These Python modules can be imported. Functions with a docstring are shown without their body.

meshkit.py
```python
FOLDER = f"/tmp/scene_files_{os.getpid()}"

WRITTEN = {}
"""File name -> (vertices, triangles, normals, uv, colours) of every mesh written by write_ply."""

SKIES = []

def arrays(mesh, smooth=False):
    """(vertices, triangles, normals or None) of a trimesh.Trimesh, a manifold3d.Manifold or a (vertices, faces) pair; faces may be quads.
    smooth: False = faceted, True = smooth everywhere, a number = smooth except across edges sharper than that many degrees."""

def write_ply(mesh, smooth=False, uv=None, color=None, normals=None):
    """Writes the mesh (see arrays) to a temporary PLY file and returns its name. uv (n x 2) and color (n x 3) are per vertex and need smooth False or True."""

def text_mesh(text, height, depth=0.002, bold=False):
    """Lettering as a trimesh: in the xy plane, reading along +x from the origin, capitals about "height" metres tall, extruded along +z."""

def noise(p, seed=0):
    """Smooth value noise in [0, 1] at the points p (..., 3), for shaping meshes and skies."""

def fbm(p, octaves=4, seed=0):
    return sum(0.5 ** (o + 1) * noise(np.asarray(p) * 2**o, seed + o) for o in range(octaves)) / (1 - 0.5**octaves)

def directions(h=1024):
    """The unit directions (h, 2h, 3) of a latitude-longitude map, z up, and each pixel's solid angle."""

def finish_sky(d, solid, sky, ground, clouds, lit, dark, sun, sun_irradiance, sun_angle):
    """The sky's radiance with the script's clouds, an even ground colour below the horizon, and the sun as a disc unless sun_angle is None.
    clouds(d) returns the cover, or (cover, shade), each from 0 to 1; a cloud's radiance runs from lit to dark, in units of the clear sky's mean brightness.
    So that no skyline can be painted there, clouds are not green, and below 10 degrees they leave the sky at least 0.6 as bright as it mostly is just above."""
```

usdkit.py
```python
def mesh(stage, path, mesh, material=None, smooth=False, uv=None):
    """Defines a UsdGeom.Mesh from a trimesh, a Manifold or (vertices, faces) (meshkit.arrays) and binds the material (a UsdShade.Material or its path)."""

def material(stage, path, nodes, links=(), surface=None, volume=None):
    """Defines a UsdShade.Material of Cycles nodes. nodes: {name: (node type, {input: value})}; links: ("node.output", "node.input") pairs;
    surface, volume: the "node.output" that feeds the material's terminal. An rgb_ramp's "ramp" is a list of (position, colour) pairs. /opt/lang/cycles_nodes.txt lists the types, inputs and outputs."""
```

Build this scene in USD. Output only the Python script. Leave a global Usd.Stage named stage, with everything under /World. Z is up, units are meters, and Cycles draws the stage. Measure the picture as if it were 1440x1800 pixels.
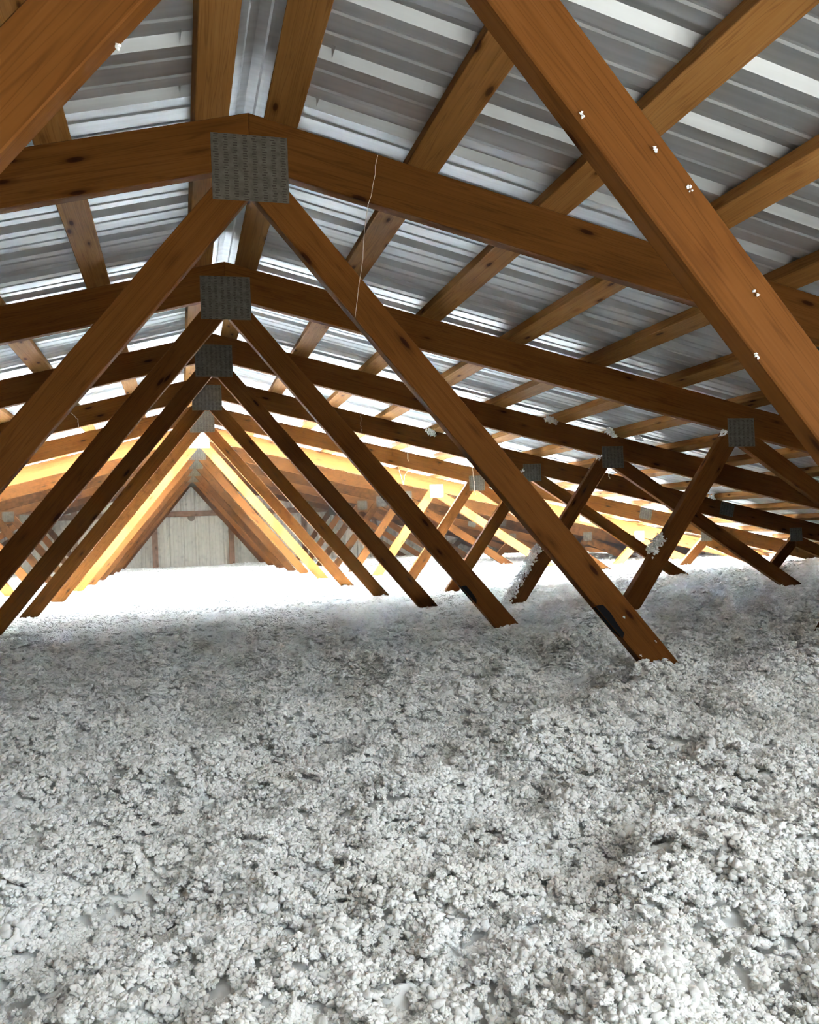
import math, numpy as np, trimesh, usdkit, meshkit
from pxr import Usd, UsdGeom, UsdLux, UsdShade, Gf, Sdf, Vt

stage = Usd.Stage.CreateInMemory()
UsdGeom.SetStageUpAxis(stage, UsdGeom.Tokens.z)
UsdGeom.SetStageMetersPerUnit(stage, 1.0)
UsdGeom.Xform.Define(stage, '/World')
UsdGeom.Scope.Define(stage, '/World/Looks')
rng = np.random.default_rng(7)

# ------------------------------------------------------------------ camera, sky, sun, exposure
H = 1.90            # ridge height above the ceiling boards; x across the roof from the ridge, y along the ridge, z up
CAM = (-0.2085, -2.2015, H - 1.0955)
YAW, PITCH, ROLL, FPX = 0.2640, 0.0220, -0.0415, 1501.13
def camera_axes():
    cy, sy, cp, sp, cr, sr = math.cos(YAW), math.sin(YAW), math.cos(PITCH), math.sin(PITCH), math.cos(ROLL), math.sin(ROLL)
    fw = np.array([sy * cp, cy * cp, sp]); r = np.array([cy, -sy, 0.0]); u = np.cross(r, fw)
    return cr * r + sr * u, -sr * r + cr * u, fw
R_, U_, F_ = camera_axes()
cam = UsdGeom.Camera.Define(stage, '/World/camera')
cam.AddTransformOp().Set(Gf.Matrix4d(*R_, 0, *U_, 0, *(-F_), 0, *CAM, 1))
cam.CreateHorizontalApertureAttr(36.0); cam.CreateFocalLengthAttr(36.0 * FPX / 1440)
cam.CreateClippingRangeAttr(Gf.Vec2f(0.02, 200.0))
cam.CreateExposureAttr(3.86)

SUN_TRAVEL = np.array([-0.18, 1.0, -1.05])
def look_matrix(direction, at=(0, 0, 0)):     # a light shines along its own -z
    z = -np.asarray(direction, float) / np.linalg.norm(direction)
    x = np.cross([0, 0, 1.0], z); x = x / np.linalg.norm(x) if np.linalg.norm(x) > 1e-6 else np.array([1.0, 0, 0])
    return Gf.Matrix4d(*x, 0, *np.cross(z, x), 0, *z, 0, *at, 1)
sun = UsdLux.DistantLight.Define(stage, '/World/sun')
sun.AddTransformOp().Set(look_matrix(SUN_TRAVEL)); sun.CreateAngleAttr(0.6)
sun.CreateIntensityAttr(108000.0); sun.CreateColorAttr(Gf.Vec3f(1.0, 0.985, 0.955))
sky = UsdLux.DomeLight.Define(stage, '/World/sky')
sky.CreateIntensityAttr(1.5); sky.CreateColorAttr(Gf.Vec3f(0.72, 0.85, 1.0))

HAZE = 0.016

# ------------------------------------------------------------------ helpers
used = {}
def numbered(parent, name):
    k = used.get((parent, name), -1) + 1; used[(parent, name)] = k
    return f'{parent}/{name}' + (f'_{k:03d}' if k else '')
def tag(prim, label=None, category=None, group=None, kind=None):
    for k, v in (('label', label), ('category', category), ('group', group), ('kind', kind)):
        if v: prim.SetCustomDataByKey(k, v)
    return prim
def mat4(m): return Gf.Matrix4d(*np.asarray(m, float).T.ravel())
def obj(name, mesh, material, parent='/World', frame=None, smooth=False):
    """One Mesh prim; frame (4 x 4) is the piece's own frame, so that grain runs along it. The mesh is given in that frame."""
    m = usdkit.mesh(stage, numbered(str(parent), name), mesh, material, smooth=smooth)
    if frame is not None: m.AddTransformOp().Set(mat4(frame))
    return m.GetPrim()
def thing(name, loc=(0, 0, 0), parent='/World'):
    x = UsdGeom.Xform.Define(stage, numbered(str(parent), name)); x.AddTranslateOp().Set(Gf.Vec3d(*map(float, loc)))
    return x.GetPrim()
def frame_of(x, y, z, at):
    m = np.eye(4); m[:3, 0], m[:3, 1], m[:3, 2], m[:3, 3] = x, y, z, at
    return m
def box(x0, x1, y0, y1, z0, z1):
    b = trimesh.creation.box([x1 - x0, y1 - y0, z1 - z0]); b.apply_translation([(x0 + x1) / 2, (y0 + y1) / 2, (z0 + z1) / 2]); return b
def inset(P, b):
    n = len(P); out = []
    d = np.roll(P, -1, 0) - P; d /= np.linalg.norm(d, axis=1, keepdims=True); nrm = np.c_[-d[:, 1], d[:, 0]]
    for i in range(n):
        j = (i - 1) % n
        out.append(P[i] + b * (nrm[i] + nrm[j]) / max(0.25, 1 + nrm[i] @ nrm[j]))
    return np.array(out)
def bevelled(P, t, b=0.002):
    """A convex polygon P (counter-clockwise, n x 2) made t thick along +z with chamfered edges."""
    P = np.asarray(P, float); n = len(P); Q = inset(P, b)
    rings = [np.c_[Q, np.zeros(n)], np.c_[P, np.full(n, b)], np.c_[P, np.full(n, t - b)], np.c_[Q, np.full(n, t)]]
    v = np.vstack(rings); f = []
    for r in range(3):
        for i in range(n):
            j = (i + 1) % n; a, c = r * n, (r + 1) * n
            f += [[a + i, a + j, c + j], [a + i, c + j, c + i]]
    for i in range(1, n - 1):
        f += [[0, i + 1, i], [3 * n, 3 * n + i, 3 * n + i + 1]]
    return v, np.array(f)
def clip(P, a, b, c):
    """Keeps the part of the convex polygon P where a x + b y <= c."""
    out = []
    for i in range(len(P)):
        p, q = P[i], P[(i + 1) % len(P)]; sp, sq = a * p[0] + b * p[1] - c, a * q[0] + b * q[1] - c
        if sp <= 0: out.append(p)
        if (sp < 0) != (sq < 0) and sp != sq: out.append(p + (q - p) * sp / (sp - sq))
    return np.array(out)

# ------------------------------------------------------------------ materials
def mat(name, nodes, links=(), surface='p.BSDF', volume=None):
    return usdkit.material(stage, f'/World/Looks/{name}', nodes, links, surface=surface, volume=volume)
def wood(name, dark, mid, light, seed):
    return mat(name, {
        'tc': ('texture_coordinate', {}), 'oi': ('object_info', {}),
        'off': ('vector_math', {'math_type': 'scale', 'vector1': (7.3 + seed, 3.1, 5.7), 'scale': 1.0}),
        'pos': ('vector_math', {'math_type': 'add'}),
        'm1': ('mapping', {'scale': (1.3, 34.0, 34.0)}), 'grain': ('noise_texture', {'scale': 2.2, 'detail': 5.0, 'roughness': 0.62, 'distortion': 0.5}),
        'm2': ('mapping', {'scale': (1.0, 3.0, 3.0)}), 'blot': ('noise_texture', {'scale': 2.6, 'detail': 3.0}),
        'ramp': ('rgb_ramp', {'ramp': [(0.28, dark), (0.5, mid), (0.74, light)]}),
        'm3': ('mapping', {'scale': (5.0, 17.0, 17.0)}), 'vor': ('voronoi_texture', {'scale': 1.0, 'randomness': 1.0}),
        'knot': ('rgb_ramp', {'ramp': [(0.0, (0.16, 0.10, 0.07)), (0.09, (0.25, 0.17, 0.12)), (0.13, (0.72, 0.66, 0.6)), (0.26, (1, 1, 1))]}),
        'mix1': ('mix', {'mix_type': 'multiply', 'fac': 1.0}),
        'var': ('rgb_ramp', {'ramp': [(0.0, (0.80, 0.78, 0.76)), (1.0, (1.08, 1.04, 1.0))]}),
        'mix2': ('mix', {'mix_type': 'multiply', 'fac': 1.0}),
        'bmix': ('mix', {'mix_type': 'mix', 'fac': 0.45}),
        'bump': ('bump', {'strength': 0.35, 'distance': 0.0012}),
        'm4': ('mapping', {'scale': (0.55, 20.0, 20.0)}), 'rings': ('noise_texture', {'scale': 2.4, 'detail': 1.0}),
        'lines': ('rgb_ramp', {'ramp': [(0.36, (1, 1, 1)), (0.38, (0.72, 0.68, 0.64)), (0.40, (1, 1, 1)), (0.47, (1, 1, 1)), (0.49, (0.66, 0.6, 0.56)), (0.51, (1, 1, 1)), (0.575, (1, 1, 1)), (0.59, (0.74, 0.7, 0.66)), (0.61, (1, 1, 1))]}),
        'mix0': ('mix', {'mix_type': 'multiply', 'fac': 0.75}),
        'p': ('principled_bsdf', {'roughness': 0.7, 'specular_ior_level': 0.07})},
        [('oi.random', 'off.scale'), ('tc.object', 'pos.vector1'), ('off.vector', 'pos.vector2'),
         ('pos.vector', 'm1.vector'), ('m1.vector', 'grain.vector'), ('pos.vector', 'm2.vector'), ('m2.vector', 'blot.vector'),
         ('grain.color', 'bmix.color1'), ('blot.color', 'bmix.color2'), ('bmix.color', 'ramp.fac'),
         ('pos.vector', 'm3.vector'), ('m3.vector', 'vor.vector'), ('vor.distance', 'knot.fac'),
         ('pos.vector', 'm4.vector'), ('m4.vector', 'rings.vector'), ('rings.fac', 'lines.fac'), ('ramp.color', 'mix0.color1'), ('lines.color', 'mix0.color2'), ('mix0.color', 'mix1.color1'), ('knot.color', 'mix1.color2'), ('oi.random', 'var.fac'), ('mix1.color', 'mix2.color1'), ('var.color', 'mix2.color2'),
         ('mix2.color', 'p.base_color'), ('grain.fac', 'bump.height'), ('bump.normal', 'p.normal')])
M = {}
M['truss'] = wood('truss_lumber', (0.082, 0.0275, 0.0048), (0.138, 0.0508, 0.0098), (0.185, 0.073, 0.019), 0.0)
M['purlin'] = wood('purlin_lumber', (0.185, 0.078, 0.018), (0.29, 0.134, 0.037), (0.38, 0.20, 0.072), 2.0)
M['girt'] = wood('girt_lumber', (0.26, 0.16, 0.11), (0.38, 0.24, 0.17), (0.45, 0.30, 0.22), 4.0)
M['metal'] = mat('bare_steel_sheet', {
    'tc': ('texture_coordinate', {}), 'm': ('mapping', {'scale': (0.7, 26.0, 1.0)}), 'n': ('noise_texture', {'scale': 1.5, 'detail': 4.0}),
    'c': ('rgb_ramp', {'ramp': [(0.3, (0.47, 0.48, 0.475)), (0.7, (0.60, 0.61, 0.605))]}), 'r': ('map_range', {'from_min': 0.3, 'from_max': 0.7, 'to_min': 0.47, 'to_max': 0.60}),
    'p': ('principled_bsdf', {'metallic': 0.93})},
    [('tc.object', 'm.vector'), ('m.vector', 'n.vector'), ('n.fac', 'c.fac'), ('c.color', 'p.base_color'), ('n.fac', 'r.value'), ('r.result', 'p.roughness')])
M['plate'] = mat('galvanised_plate', {
    'g': ('geometry', {}), 'n': ('noise_texture', {'scale': 60.0, 'detail': 3.0}),
    'c': ('rgb_ramp', {'ramp': [(0.3, (0.075, 0.065, 0.047)), (0.7, (0.125, 0.112, 0.085))]}), 'p': ('principled_bsdf', {'metallic': 0.35, 'roughness': 0.55})},
    [('g.position', 'n.vector'), ('n.fac', 'c.fac'), ('c.color', 'p.base_color')])
M['slot'] = mat('plate_slot', {'p': ('principled_bsdf', {'base_color': (0.045, 0.032, 0.022), 'roughness': 0.8})})
M['siding'] = mat('cream_steel_siding', {
    'g': ('geometry', {}), 'm': ('mapping', {'scale': (20.0, 1.0, 1.2)}), 'n': ('noise_texture', {'scale': 2.0, 'detail': 3.0}),
    'c': ('rgb_ramp', {'ramp': [(0.3, (0.68, 0.65, 0.57)), (0.7, (0.76, 0.73, 0.65))]}), 'p': ('principled_bsdf', {'roughness': 0.5})},
    [('g.position', 'm.vector'), ('m.vector', 'n.vector'), ('n.fac', 'c.fac'), ('c.color', 'p.base_color')])
M['skylight'] = mat('translucent_roof_sheet', {'t': ('transparent_bsdf', {'color': (0.96, 0.97, 0.97)}), 'd': ('translucent_bsdf', {'color': (0.80, 0.89, 0.99)}), 'x': ('mix_closure', {'fac': 0.90})},
    [('t.BSDF', 'x.closure1'), ('d.BSDF', 'x.closure2')], surface='x.closure')
M['old_skylight'] = mat('weathered_translucent_sheet', {'t': ('transparent_bsdf', {'color': (0.175, 0.18, 0.182)}), 'd': ('translucent_bsdf', {'color': (0.24, 0.25, 0.255)}), 'x': ('mix_closure', {'fac': 0.34})},
    [('t.BSDF', 'x.closure1'), ('d.BSDF', 'x.closure2')], surface='x.closure')
M['opal'] = mat('opal_roof_sheet', {'d': ('translucent_bsdf', {'color': (0.062, 0.062, 0.056)})}, surface='d.BSDF')
M['fibre'] = mat('white_loose_fibre', {
    'g': ('geometry', {}), 'n': ('noise_texture', {'scale': 7.0, 'detail': 3.0}),
    'c': ('rgb_ramp', {'ramp': [(0.3, (0.85, 0.85, 0.815)), (0.65, (0.925, 0.94, 0.925))]}),
    'd': ('diffuse_bsdf', {}), 't': ('translucent_bsdf', {}), 'x': ('mix_closure', {'fac': 0.05})},
    [('g.position', 'n.vector'), ('n.fac', 'c.fac'), ('c.color', 'd.color'), ('c.color', 't.color'), ('d.BSDF', 'x.closure1'), ('t.BSDF', 'x.closure2')], surface='x.closure')
M['board'] = mat('ceiling_board', {'p': ('principled_bsdf', {'base_color': (0.6, 0.58, 0.54), 'roughness': 0.8})})
M['stain'] = mat('black_paint_stain', {'p': ('principled_bsdf', {'base_color': (0.008, 0.008, 0.009), 'specular_ior_level': 0.1, 'roughness': 0.9})})
M['web'] = mat('cobweb', {'p': ('principled_bsdf', {'base_color': (0.62, 0.52, 0.40), 'roughness': 0.9})})
M['nest'] = mat('brown_paper_nest', {'p': ('principled_bsdf', {'base_color': (0.30, 0.24, 0.18), 'roughness': 0.9})})

# ------------------------------------------------------------------ the shell
SLOPE, CHORD_V, LUM = 0.2441, 0.1392, 0.0381      # roof slope, plumb depth of a top chord, lumber thickness
Y0, Y1, XE = -6.90, 12.55, 6.30
COS = 1 / math.hypot(1, SLOPE); SIN = SLOPE * COS
SHEET_UP = (0.0381 + 0.0008) / COS                 # sheet underside above the chord's top, plumb
floor = obj('floor', box(-XE, XE, Y0, Y1, -0.02, 0.0), M['board']); tag(floor, kind='structure')

RIB = [(-0.032, 0), (-0.011, 0.019), (0.011, 0.019), (0.032, 0)]
def rib_profile(w=0.9144, lap=0.028):
    pts = []
    for k in range(5):
        for dx, h in RIB:
            s = k * 0.2286 + dx
            if -lap <= s <= w + lap: pts.append((s, h))
        if k < 4:
            for c in (0.0762, 0.1524):
                for dx, h in ((-0.009, 0), (-0.003, 0.0032), (0.003, 0.0032), (0.009, 0)): pts.append((k * 0.2286 + c + dx, h))
    pts = [(-lap, 0.004)] + pts + [(w + lap, 0.0055)]
    out = [(s, h + (0.0014 if s > w - 0.04 else 0)) for s, h in pts]
    return np.array(sorted(out))
PROFILE = rib_profile()
def shell(top, thick):
    """top: (m, 2, 3) pairs of points of a ruled strip; made thick metres thick along -normal (third axis)."""
    m = len(top); v = np.vstack([top.reshape(-1, 3), top.reshape(-1, 3) - np.array([0, 0, thick])]); n = 2 * m; f = []
    for i in range(m - 1):
        a, b, c, d = 2 * i, 2 * i + 1, 2 * i + 3, 2 * i + 2
        f += [[a, b, c], [a, c, d], [n + a, n + c, n + b], [n + a, n + d, n + c], [a, d, n + d], [a, n + d, n + a], [b, n + c, c], [b, n + b, n + c]]
    for a, b in ((0, 1), (2 * m - 2, 2 * m - 1)): f += [[a, n + a, n + b], [a, n + b, b]]
    return v, np.array(f)
def roof_sheet(side, y0, thin=False):
    """Local frame: x down the slope, y along the ridge (sheet width), z outward."""
    L = (XE + 0.25) / COS
    top = np.array([[(0.047 / COS, s, h + 0.0008), (L, s, h + 0.0008)] for s, h in PROFILE])
    fr = frame_of((side * COS, 0, -SIN), (0, 1, 0), (side * SIN, 0, COS), (0, y0, H + SHEET_UP))
    v, f = shell(top, 0.0008)
    if thin: v, f = v[:len(v) // 2], f[(f < len(v) // 2).all(1)]      # a thin clear film of plastic
    if side < 0: fr[:3, 0], f = np.array((-COS, 0, -SIN)), f
    return (v, f[:, ::-1] if side < 0 else f), fr
ceiling = thing('ceiling'); tag(ceiling, kind='structure')
SKY_Y = 4.95
n_win = 0
for side in (1, -1):
    for j in range(-13, 9):
        clear = j in (0, 5) or (j == -10 and side > 0)
        mesh, fr = roof_sheet(side, SKY_Y + 0.9144 * j, clear)
        if clear:
            n_win += 1
            w = obj(f'window_{n_win}', mesh, M[{0: 'skylight', 5: 'opal'}.get(j, 'old_skylight')], frame=fr)
            tag(w, f'{"bright translucent" if j == 0 else "milky"} ribbed skylight sheet in the {"right" if side > 0 else "left"} roof slope {({0: "above the sunlit truss", 5: "near the far gable wall"}).get(j, "behind the camera")}', kind='structure')
        else:
            obj('roof_sheet', mesh, M['metal'], ceiling.GetPath(), fr)
def ridge_cap():
    z0 = SHEET_UP + 0.021 / COS
    P = [(-0.170, -0.016), (-0.165, 0.004), (-0.150, 0), (-0.024, 0), (-0.019, 0.005), (0, 0.004), (0.024, 0.005), (0.028, -0.003), (0.036, -0.002), (0.150, 0), (0.165, 0.004), (0.170, -0.016)]
    pr = [(x, z0 + h - SLOPE * abs(x)) for x, h in P]
    top = np.array([[(x, SKY_Y - 13 * 0.9144, H + z + 0.0008), (x, Y1 + 0.6, H + z + 0.0008)] for x, z in pr])
    v, f = shell(top, 0.0008); return v, f[:, ::-1]
obj('ridge_cap', ridge_cap(), M['metal'], ceiling.GetPath())

def roof_under(x): return H + SHEET_UP - SLOPE * abs(x) - 0.002
def gable_panel(x0, w=0.9144):
    xs = np.array([(x0 + s, h) for s, h in PROFILE]); rows = []
    for x, h in xs:
        x = float(np.clip(x, -XE, XE)); rows.append([(x, 1.25 * h, -0.02), (x, 1.25 * h, roof_under(x))])
    rows = np.array(rows); v = np.vstack([rows.reshape(-1, 3), rows.reshape(-1, 3) + np.array([0, 0.0012, 0])]); n = 2 * len(rows); f = []
    for i in range(len(rows) - 1):
        a, b, c, d = 2 * i, 2 * i + 1, 2 * i + 3, 2 * i + 2
        f += [[a, c, b], [a, d, c], [n + a, n + b, n + c], [n + a, n + c, n + d]]
    return v, np.array(f)
wall = thing('wall_back', (0, Y1 - 0.05, 0)); tag(wall, kind='structure')
x = -0.9144 * 7 + 0.30
while x < XE - 0.1:
    obj('siding_panel', gable_panel(x), M['siding'], wall.GetPath()); x += 0.9144
def post(w, t, L): return bevelled([(0, 0), (L, 0), (L, w), (0, w)], t, 0.002)
for zc, x0, x1 in ((1.24, -2.9, 2.9),):
    obj('girt', post(0.089, LUM, x1 - x0), M['girt'], wall.GetPath(), frame_of((1, 0, 0), (0, 0, 1), (0, -1, 0), (x0, -0.022, zc - 0.045)))
for xc in (-4.3, -3.07, -1.83, -0.60, 0.63, 1.86, 3.09, 4.32):
    top = roof_under(xc) - 0.06
    obj('stud', post(0.089, LUM, top), M['girt'], wall.GetPath(), frame_of((0, 0, 1), (-1, 0, 0), (0, -1, 0), (xc + 0.045, -0.062, 0)))

wf = thing('wall_front', (0, Y0 + 0.06, 0)); tag(wf, kind='structure')
fr_front = frame_of((1, 0, 0), (0, 0, 1), (0, -1, 0), (0, 0, 0))
for s in (1, -1):
    P = [(0, 0), (XE, 0), (XE, roof_under(XE)), (0, roof_under(0))]
    obj('sheathing_panel', bevelled(P if s > 0 else [(-x, z) for x, z in P[::-1]], 0.03, 0.001), M['siding'], wf.GetPath(), fr_front)
for side, nm in ((-1, 'wall_left'), (1, 'wall_right')):
    w = obj(nm, box(side * XE - 0.02, side * XE + 0.02, Y0, Y1, -0.02, roof_under(XE) + 0.0), M['siding']); tag(w, kind='structure')

# ------------------------------------------------------------------ dust haze in the far half, lit by the skylight
hv = np.array([(s * XE * 0.99, y, z) for y in (4.0, Y1 - 0.08) for s, z in ((-1, 0.02), (1, 0.02), (1, roof_under(XE)), (-1, roof_under(XE)))] + [(0, 4.0, H + 0.02), (0, Y1 - 0.08, H + 0.02)])
haze = obj('dust_haze', trimesh.convex.convex_hull(hv), usdkit.material(stage, '/World/Looks/dust_haze', {'v': ('scatter_volume', {'color': (1.0, 0.95, 0.88), 'density': HAZE, 'anisotropy': 0.35})}, volume='v.volume'))
tag(haze, 'pale dusty haze hanging over the far part of the attic', 'haze', kind='stuff')

# ------------------------------------------------------------------ trusses
PITCH_T = 1.22
WS, WY, WW = 0.8228, 0.2133, 0.1107
def member(P, along, t, parent, name, material, y=0.0):
    """P: polygon in truss coordinates (x across, d below the ridge), along: angle of its length in (x, -d)."""
    P = np.c_[P[:, 0], -P[:, 1]]
    area = np.sum(P[:, 0] * np.roll(P[:, 1], -1) - np.roll(P[:, 0], -1) * P[:, 1])
    if area < 0: P = P[::-1]
    c, s = math.cos(along), math.sin(along); o = P.mean(0)
    loc = (P - o) @ np.array([[c, -s], [s, c]])
    fr = frame_of((c, 0, s), (-s, 0, c), (0, -1, 0), (o[0], y + t, o[1]))   # local z runs toward the camera
    return obj(name, bevelled(loc, t, 0.0022), material, parent, fr)
def plate(parent, xc, d, w, h, cols, rows, tilt=0.0):
    fr = frame_of((math.cos(tilt), 0, math.sin(tilt)), (-math.sin(tilt), 0, math.cos(tilt)), (0, -1, 0), (xc, 0.0, -d))
    pl = obj('connector_plate', bevelled([(-w / 2, -h / 2), (w / 2, -h / 2), (w / 2, h / 2), (-w / 2, h / 2)], 0.0016, 0.0004), M['plate'], parent, fr)
    r = np.random.default_rng(int(abs(xc) * 1000 + rows))
    parts = []
    cw, rh = w / cols, h / rows
    for i in range(cols):
        for j in range(rows):
            x = -w / 2 + (i + 0.5) * cw + (0.04 if j % 2 else -0.04) * cw + r.normal(0, 0.03 * cw); y = -h / 2 + (j + 0.5) * rh
            ln, th = cw * r.uniform(0.34, 0.50), rh * r.uniform(0.34, 0.52)
            parts.append(box(x - ln / 2, x + ln / 2, y - th / 2, y + th / 2, 0.0010, 0.0019))
    s = obj('tooth_slots', trimesh.util.concatenate(parts), M['slot'], str(pl.GetPath()))
    tag(s, 'rows of dark punched tooth slots', kind='stuff')
    return pl
WEB_END = 1.66
def truss(k, label):
    y = k * PITCH_T
    t = thing('roof_truss', (0, y, H)); tag(t, label, 'roof truss', 'roof trusses in a row along the attic')
    path = str(t.GetPath()); a = math.atan(SLOPE)
    for s in (1, -1):
        member(np.array([(0, 0), (s * (XE - 0.06), SLOPE * (XE - 0.06)), (s * (XE - 0.06), SLOPE * (XE - 0.06) + CHORD_V), (0, CHORD_V)]), -s * a, LUM, path, 'top_chord', M['truss'])
        lines = (  # peak web; then down-and-in from the second node, down-and-out from it, and so on
            ([(WS * (CHORD_V - WY) , CHORD_V), (WS * (CHORD_V - WY) + WW, CHORD_V), (WS * (WEB_END - WY) + WW, WEB_END), (WS * (WEB_END - WY), WEB_END)], 1),
            ([(2.330 - 0.742 * (d - 0.576), d) for d in (0.50, WEB_END)] + [(2.437 - 0.742 * (d - 0.576), d) for d in (WEB_END, 0.50)], -1),
            ([(2.15, 0.545 ), (2.15, 0.645), (2.15 + (WEB_END - 0.645) / 0.672, WEB_END), (2.15 + (WEB_END - 0.545) / 0.672, WEB_END)], 1),
            ([(4.54 - 1.06 * (d - 1.30), d) for d in (1.05, WEB_END)] + [(4.66 - 1.06 * (d - 1.30), d) for d in (WEB_END, 1.05)], -1),
            ([(4.50, 1.21), (4.50, 1.31), (4.50 + (WEB_END - 1.31) / 0.42, WEB_END), (4.50 + (WEB_END - 1.21) / 0.42, WEB_END)], 1))
        for i, (P, dirn) in enumerate(lines):
            P = np.array(P, float)
            P = clip(P, SLOPE, -1.0, -CHORD_V)            # below the chord
            if i == 0: P = clip(P, -1, 0, -0.003)         # each side of the ridge line
            if i in (1, 3): P = clip(P, 1, 0, (2.325, 4.60)[i // 2])
            if i in (2, 4): P = clip(P, -1, 0, -(2.328, 4.603)[i // 3])
            e = P[np.argmax(P[:, 1])] - P[np.argmin(P[:, 1])]
            ang = {0: math.atan2(-1, WS), 1: math.atan2(-1, -0.742), 2: math.atan2(-0.672, 1), 3: math.atan2(-1, -1.06), 4: math.atan2(-0.42, 1)}[i]
            if s < 0: P = P * [-1, 1]; ang = math.pi - ang
            member(P, ang, LUM, path, 'web', M['truss'])
    plate(path, 0.0, 0.1455, 0.195, 0.172, 8, 26)
    for s in (1, -1):
        plate(path, s * 2.330, 0.702, 0.142, 0.132, 6, 20)
        plate(path, s * 4.606, 1.255, 0.115, 0.110, 5, 16)
        plate(path, s * 3.975, 1.030, 0.125, 0.100, 5, 15, tilt=-s * a)
    return t
LABELS = {
    -1: 'wooden roof truss nearest the camera, only its two thick diagonal webs cross the top corners',
    0: 'wooden roof truss with the largest toothed peak plate, black stain low on its right web',
    1: 'wooden roof truss with the second-largest toothed peak plate, next behind the largest',
    2: 'wooden roof truss with the third-largest peak plate, fluff heaped on its right inner web',
    3: 'dark wooden roof truss just before the pair framing the bright skylight strips',
    4: 'shaded wooden roof truss directly in front of the glowing skylight strips',
    5: 'sunlit wooden roof truss with white-hot glowing peak webs just behind the skylight',
    6: 'orange-lit wooden roof truss, first one behind the white-hot sunlit truss',
    7: 'hazy orange wooden roof truss, second one behind the white-hot sunlit truss',
    8: 'hazy wooden roof truss, third one behind the white-hot sunlit truss',
    9: 'dim hazy wooden roof truss, last but one before the cream gable wall',
    10: 'dim hazy wooden roof truss standing right in front of the cream gable wall'}
TR = {k: truss(k, LABELS[k]) for k in range(-1, 11)}

# ------------------------------------------------------------------ purlins on top of the chords
ORD = ['first', 'second', 'third', 'fourth', 'fifth', 'sixth', 'seventh', 'eighth', 'ninth', 'tenth', 'eleventh', 'twelfth', 'thirteenth', 'fourteenth', 'fifteenth', 'sixteenth', 'seventeenth']
for side, word, first in ((1, 'right', 0.083), (-1, 'left', 0.092)):
    for i in range(17):
        xc = first + 0.381 * i
        if xc > XE - 0.1: break
        L = Y1 - 0.11 - (Y0 + 0.1)
        w = 0.089
        fr = frame_of((0, 1, 0), (-side * COS, 0, SIN) if side > 0 else (COS, 0, SIN), None or np.cross((0, 1, 0), (-side * COS, 0, SIN) if side > 0 else (COS, 0, SIN)), (side * xc, Y0 + 0.1, H - SLOPE * xc))
        fr[:3, 1] = np.array((-COS * side, 0, SIN)) ; fr[:3, 2] = np.cross(fr[:3, 0], fr[:3, 1])
        up = fr[2, 2] > 0
        P = [(0, -w / 2), (L, -w / 2), (L, w / 2), (0, w / 2)]
        v, f = bevelled(P, 0.0381, 0.0018)
        if not up: v = v - [0, 0, 0.0381]
        o = obj('purlin', (v + [0, 0, 0.0001 if up else -0.0001], f), M['purlin'], frame=fr)
        tag(o, f'pale wooden purlin on the {word} roof slope, {ORD[i]} one down from the ridge', 'purlin', 'purlins under the roof sheets')

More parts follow.
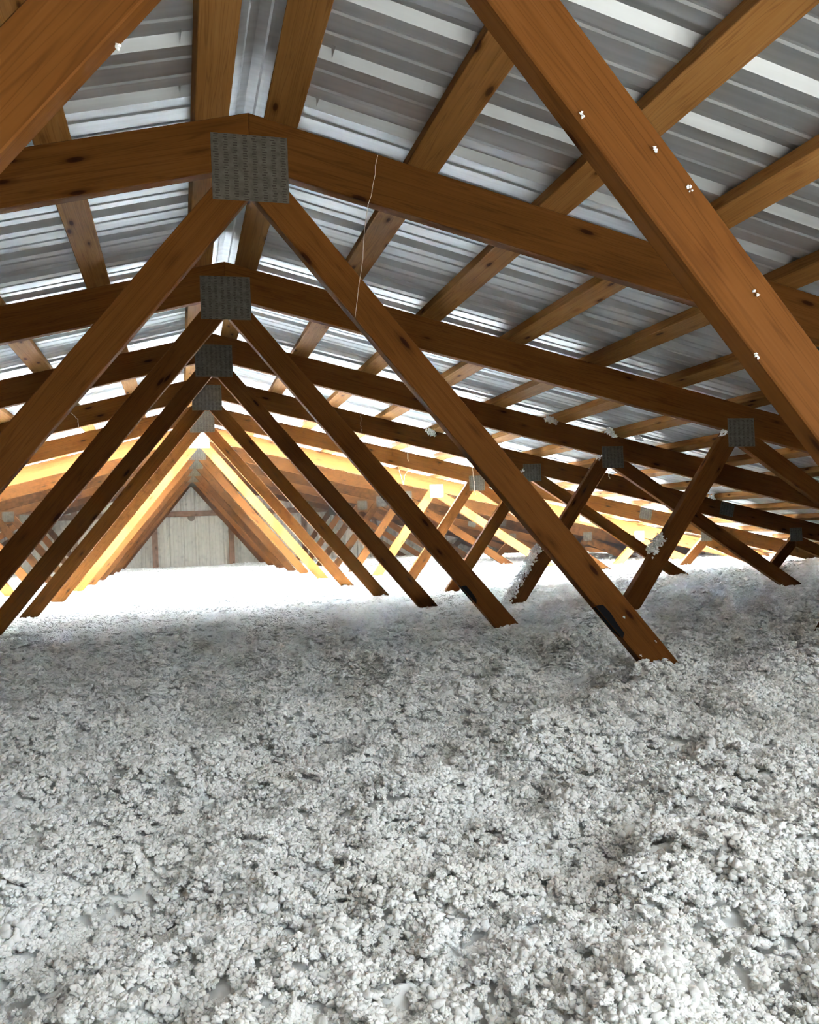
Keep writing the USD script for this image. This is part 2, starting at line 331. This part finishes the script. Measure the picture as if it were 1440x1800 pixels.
# ------------------------------------------------------------------ loose-fill insulation
def N(p, s, seed, o=3): return meshkit.fbm(np.c_[p * s, np.full(len(p), seed * 1.37)], o, seed) - 0.5
def bed(x, y):
    p = np.c_[x, y]
    far = np.clip((y - 0.4) / 2.4, 0, 1); far = 1 - 0.82 * far * far * (3 - 2 * far)       # trodden near the camera, blown level further off
    c, s = math.cos(0.75), math.sin(0.75); q = np.c_[(c * x + s * y) * 1.5, (-s * x + c * y) * 6.5]
    h = 0.125 * N(q, 1.0, 2, 3) + 0.100 * N(p, 7.0, 3, 3)
    b = meshkit.noise(np.c_[p * 21.0, np.full(len(p), 3.3)], 5); h += 0.032 * (1 - np.abs(2 * b - 1))
    b = meshkit.noise(np.c_[p * 55.0, np.full(len(p), 1.3)], 6); h += 0.010 * (1 - np.abs(2 * b - 1))
    h += 0.008 * N(p, 110.0, 7, 2)
    h = 0.345 + 0.07 * N(p, 0.8, 1, 2) + 0.02 + (h - 0.02) * far
    h += 0.13 * np.exp(-(((x - 1.72) / 0.30) ** 2 + ((y + 0.28) / 0.22) ** 2))
    return h
ins = thing('blown_insulation'); tag(ins, 'deep bed of fluffy white loose-fill insulation covering the whole attic floor', 'insulation', kind='stuff')
ang0 = math.atan2(F_[0], F_[1])
near = np.linspace(-0.86, 0.86, 410); rest = np.linspace(0.86, 2 * math.pi - 0.86, 60)[1:-1]
th = np.concatenate([near, rest]) + ang0; nt = len(th)
rr = np.concatenate([[0.02, 0.2, 0.35], np.exp(np.linspace(math.log(0.5), math.log(17.5), 830))])
TT, RR = np.meshgrid(th, rr)
gx = np.clip(CAM[0] + RR * np.sin(TT), -XE + 0.03, XE - 0.03).ravel(); gy = np.clip(CAM[1] + RR * np.cos(TT), Y0 + 0.12, Y1 - 0.20).ravel()
gz = np.minimum(bed(gx, gy) - 0.012 - 0.0016 * np.minimum(RR.ravel(), 6), H - SLOPE * np.abs(gx) - 0.0)
i, j = np.meshgrid(np.arange(len(rr) - 1), np.arange(nt), indexing='ij'); i, j = i.ravel(), j.ravel(); j2 = (j + 1) % nt
F4 = np.c_[i * nt + j, (i + 1) * nt + j, (i + 1) * nt + j2, i * nt + j2]
F3 = np.vstack([F4[:, [0, 2, 1]], F4[:, [0, 3, 2]]])
obj('fill_layer', (np.c_[gx, gy, gz], F3), M['fibre'], ins.GetPath(), smooth=True)

def clump(seed, n, r0, r1, spread):
    r = np.random.default_rng(seed); parts = []
    for q in range(n):
        s = trimesh.creation.icosphere(1); k = len(s.vertices)
        v = s.vertices * (r.uniform(0.7, 1.25, (k, 1)) + 0.8 * (r.random((k, 1)) > 0.94))
        d = r.normal(0, 1, 3); d /= np.linalg.norm(d)
        v = v * r.uniform(r0, r1) * r.uniform(0.75, 1.25, 3) + d * spread * r.random() ** 0.4 * [1.1, 1.1, 0.75]
        parts.append(trimesh.Trimesh(v, s.faces, process=False))
    return trimesh.util.concatenate(parts)
pi = UsdGeom.PointInstancer.Define(stage, str(ins.GetPath()) + '/fibre_clumps'); tag(pi.GetPrim(), 'small ragged clumps of white fibre', kind='stuff')
def soft(prim, bend=0.1):
    """Fluff has no hard surface: its normals lean upward, so that a clump shades as a soft mass."""
    at = UsdGeom.Mesh(prim).GetNormalsAttr(); n = np.array(at.Get()) + [0, 0, bend]; n /= np.linalg.norm(n, axis=1, keepdims=True) + 1e-9
    at.Set(Vt.Vec3fArray.FromNumpy(n.astype(np.float32))); return prim
protos = [soft(obj('clump_shape', clump(40 + q, 22, 0.20, 0.44, 0.85) if q < 6 else clump(40 + q, 170, 0.09, 0.20, 0.9), M['fibre'], str(pi.GetPath()), smooth=True)).GetPath() for q in range(10)]
pi.CreatePrototypesRel().SetTargets(protos)
P_, S_, K_ = [], [], []
for big in (0, 1):
    r = 0.55
    while r < 14.8:
        size = min(0.0100 + 0.0034 * max(0, r - 1.0), 0.032) * (3.4 if big else 1.0)
        step = size * (1.35 if big else 0.95)
        w = 0.88 if r < 4 else 0.64; n = max(1, int(2 * w * r / step)); tt = ang0 + np.linspace(-w, w, n) + rng.normal(0, 0.4 * step / r, n); rad = r + rng.normal(0, 0.45 * step, n)
        P_.append(np.c_[CAM[0] + rad * np.sin(tt), CAM[1] + rad * np.cos(tt)]); S_.append(np.full(n, size)); K_.append(rng.integers(6, 10, n) if big else rng.integers(0, 6, n)); r += step
K_ = np.concatenate(K_)
P_, S_ = np.vstack(P_), np.concatenate(S_)
ok = (np.abs(P_[:, 0]) < XE - 0.5) & (P_[:, 1] < Y1 - 0.25) & (P_[:, 1] > Y0 + 0.1); P_, S_, K_ = P_[ok], S_[ok], K_[ok]
S_ = S_ * np.exp(np.clip(rng.normal(0, 0.30, len(S_)), -0.6, 0.38)) * 0.62
FLAT = 0.85 - 0.45 * np.clip((P_[:, 1] + 0.6) / 2.0, 0, 1)      # settled flatter where nobody has waded through
pz = bed(P_[:, 0], P_[:, 1]) - np.where(K_ > 5, 0.50, 0.15) * S_ - 0.10 * S_ * np.clip((P_[:, 1] - 0.4) / 2.4, 0, 1)
qa = rng.uniform(0, math.pi, len(P_)); qn = np.c_[np.cos(qa), rng.normal(0, 0.16, (len(P_), 2)), np.sin(qa)]; qn /= np.linalg.norm(qn, axis=1, keepdims=True)
pi.CreatePositionsAttr(Vt.Vec3fArray.FromNumpy(np.c_[P_, pz].astype(np.float32)))
pi.CreateScalesAttr(Vt.Vec3fArray.FromNumpy(np.c_[S_, S_, S_ * FLAT].astype(np.float32)))
pi.CreateOrientationsAttr(Vt.QuathArray([Gf.Quath(*map(float, q)) for q in qn]))
pi.CreateProtoIndicesAttr(Vt.IntArray.FromNumpy(K_.astype(np.int32)))

# ------------------------------------------------------------------ small things
def fluff(seed, n, size, path, spread):
    """A ragged tuft: n small balls of fibre strung along path (m x 3)."""
    r = np.random.default_rng(seed); parts = []
    for q in range(n):
        s = trimesh.creation.icosphere(1); k = len(s.vertices)
        v = s.vertices * (r.uniform(0.7, 1.25, (k, 1)) + 0.9 * (r.random((k, 1)) > 0.94)) * size * r.uniform(0.45, 1.0)
        d = r.normal(0, 1, 3); d /= np.linalg.norm(d)
        parts.append(trimesh.Trimesh(v + path[r.integers(len(path))] + d * spread * r.random() ** 0.5, s.faces, process=False))
    return trimesh.util.concatenate(parts)
def tuft(k, pts, size, n, label, dy=-0.004, seed=0):
    pts = np.array([(x, k * PITCH_T + dy, H + d) for x, d in pts]); o = pts.mean(0)
    q = np.linspace(0, 1, 24); path = np.c_[[np.interp(q, np.linspace(0, 1, len(pts)), (pts - o)[:, i]) for i in range(3)]].T
    small = min(size, 0.0068)
    m = soft(obj('insulation_tuft', fluff(seed, int(n * 6 if size > small else n), small, path, size * 1.35), M['fibre'], frame=frame_of((1, 0, 0), (0, 1, 0), (0, 0, 1), o), smooth=True), 0.0)
    tag(m, label, 'tuft of insulation')
ON = 'white insulation '
tuft(2, [(1.825, -1.224), (1.765, -1.300), (1.705, -1.394), (1.650, -1.474), (1.61, -1.525)], 0.027, 110, ON + 'fluff heaped down the upper edge of a slanting web', 0.016, 1)
tuft(1, [(1.835, -1.235), (1.89, -1.172)], 0.020, 40, ON + 'tuft clinging halfway up the slanting web at right', 0.010, 2)
tuft(1, [(2.235, -0.712), (2.250, -0.690)], 0.010, 9, ON + 'tuft wedged beside the plate of the right-hand top chord', 0.010, 3)
tuft(2, [(2.236, -0.712), (2.250, -0.69)], 0.010, 8, ON + 'tuft beside the smaller right plate on the next chord behind', 0.010, 4)
tuft(3, [(2.236, -0.70), (2.26, -0.68)], 0.011, 8, ON + 'tuft by the third right-hand plate, behind the long diagonal web', 0.010, 5)
tuft(2, [(1.91, -0.470), (1.96, -0.482)], 0.017, 16, ON + 'fluff hanging over the chord where the sixth right purlin crosses', -0.012, 6)
tuft(2, [(2.30, -0.545), (2.345, -0.560)], 0.019, 18, ON + 'fluff hanging over the chord where the seventh right purlin crosses', -0.012, 7)
tuft(2, [(2.49, -0.585), (2.53, -0.60)], 0.012, 9, ON + 'wisp on the chord just right of the seventh purlin', -0.008, 8)
tuft(3, [(1.53, -0.385), (1.58, -0.41)], 0.019, 16, ON + 'fluff on the dark fourth chord above the bright skylight strips', -0.012, 9)
tuft(3, [(3.82, -0.925), (3.86, -0.93)], 0.016, 10, ON + 'puff on a far chord at the right edge of the picture', -0.010, 10)
for i, (k, x, d, where) in enumerate(((-1, 0.407, -0.609, 'upper part of the nearest right web'), (-1, 0.455, -0.657, 'middle of the nearest right web'), (-1, 0.55, -0.794, 'lower part of the nearest right web'),
        (-1, 0.545, -0.878, 'lower edge of the nearest right web'), (-1, 0.303, -0.572, 'inner edge of the nearest right web'), (-1, -0.258, -0.545, 'lower edge of the nearest left web'),
        (0, 1.003, -1.364, 'stained web just above its dark stain'), (0, 1.052, -1.476, 'stained web below its dark stain'), (0, 1.15, -1.525, 'foot of the stained web, right side'), (0, 1.112, -1.530, 'foot of the stained web, left side'),
        (0, 1.10, -1.44, 'stained web near its outer lower edge'))):
    tuft(k, [(x, d), (x + 0.004, d - 0.004)], 0.0022, 5, f'tiny white speck of fluff stuck to the {where}', -0.003, 30 + i)

def strand(k, pts, label, rad=0.0011, dy=-0.012):
    pts = np.array([(x, k * PITCH_T + dy, H + d) for x, d in pts]); q = np.linspace(0, 1, 14)
    P = np.c_[[np.interp(q, np.linspace(0, 1, len(pts)), pts[:, i]) for i in range(3)]].T
    P[1:-1] += np.random.default_rng(len(label)).normal(0, 0.0018, (12, 3)); o = P.mean(0); P = P - o
    v, f = [], []
    for i, p in enumerate(P):
        for a in range(5): v.append(p + rad * np.array([math.cos(a * 1.2566), math.sin(a * 1.2566), 0]))
    for i in range(len(P) - 1):
        for a in range(5):
            b = (a + 1) % 5; f += [[i * 5 + a, i * 5 + b, i * 5 + 5 + b], [i * 5 + a, i * 5 + 5 + b, i * 5 + 5 + a]]
    m = obj('cobweb_strand', (np.array(v), np.array(f)), M['web'], frame=frame_of((1, 0, 0), (0, 1, 0), (0, 0, 1), o), smooth=True)
    tag(m, label, 'cobweb')
strand(0, [(0.337, -0.091), (0.297, -0.268), (0.257, -0.529)], 'long dusty cobweb strand hanging past the nearest full top chord, right of its plate', 0.0009)
strand(3, [(1.049, -0.268), (1.044, -0.390)], 'short cobweb strand hanging straight down a chord above the skylight strips', 0.0020)
strand(4, [(2.291, -0.561), (2.306, -0.805)], 'pale cobweb strand hanging in front of a distant grey plate, right of centre', 0.0026)
strand(4, [(1.621, -0.545), (1.66, -0.703)], 'left strand of the pale V-shaped cobweb before the orange chords', 0.0026)
strand(4, [(1.711, -0.570), (1.675, -0.615), (1.66, -0.703)], 'right strand of the pale V-shaped cobweb before the orange chords', 0.0026)
strand(3, [(1.373, -0.48), (1.379, -0.601)], 'stubby pale cobweb strand under a skylight strip', 0.0024)
strand(3, [(-0.856, -0.246), (-0.816, -0.29), (-0.811, -0.338)], 'curved cobweb strand on a dark chord at the left', 0.0020)
strand(2, [(2.285, -0.770), (2.295, -0.834)], 'tiny broken cobweb strand below a right-hand plate', 0.0022)

def stain(k, P):
    t = TR[k]; P = np.array([(x, d) for x, d in P]); P = P if np.sum(P[:, 0] * np.roll(P[:, 1], -1) - np.roll(P[:, 0], -1) * P[:, 1]) > 0 else P[::-1]
    s = obj('paint_stain', bevelled(P, 0.0006, 0.0002), M['stain'], str(t.GetPath()), frame_of((1, 0, 0), (0, 0, 1), (0, -1, 0), (0, 0, 0)))
    tag(s, 'ragged black stain on the lower edge of the web')
    u = obj('paint_stain', bevelled([(0, 0.002), (math.hypot(P[:, 0].max() - P[:, 0].min(), P[:, 1].max() - P[:, 1].min()) * 0.9, 0.004), (0.10, 0.030), (0.004, 0.026)], 0.0006, 0.0002), M['stain'], str(t.GetPath()),
            frame_of((0.6354, 0, -0.7722), (0, 1, 0), (-0.7722, 0, -0.6354), (0.921, 0.0, -1.3325)))
stain(0, [(0.919, -1.329), (0.942, -1.327), (0.966, -1.352), (0.985, -1.384), (1.006, -1.412), (1.000, -1.428)])
stain(1, [(0.926, -1.337), (0.950, -1.336), (0.972, -1.362), (0.994, -1.396), (0.992, -1.417)])
nest = trimesh.creation.icosphere(2); nv = nest.vertices * [0.062, 0.045, 0.07]; nv[:, 2] = np.minimum(nv[:, 2], 0.012); nv = nv * (1 + 0.12 * (meshkit.noise(nest.vertices * 3 + 9, 2) - 0.5)[:, None])
tag(obj('paper_nest', (nv, nest.faces), M['nest'], frame=frame_of((1, 0, 0), (0, 1, 0), (0, 0, 1), (-0.008, Y1 - 0.098, 1.184)), smooth=True), 'small rounded brown nest hanging under the girt of the cream gable wall', 'nest')
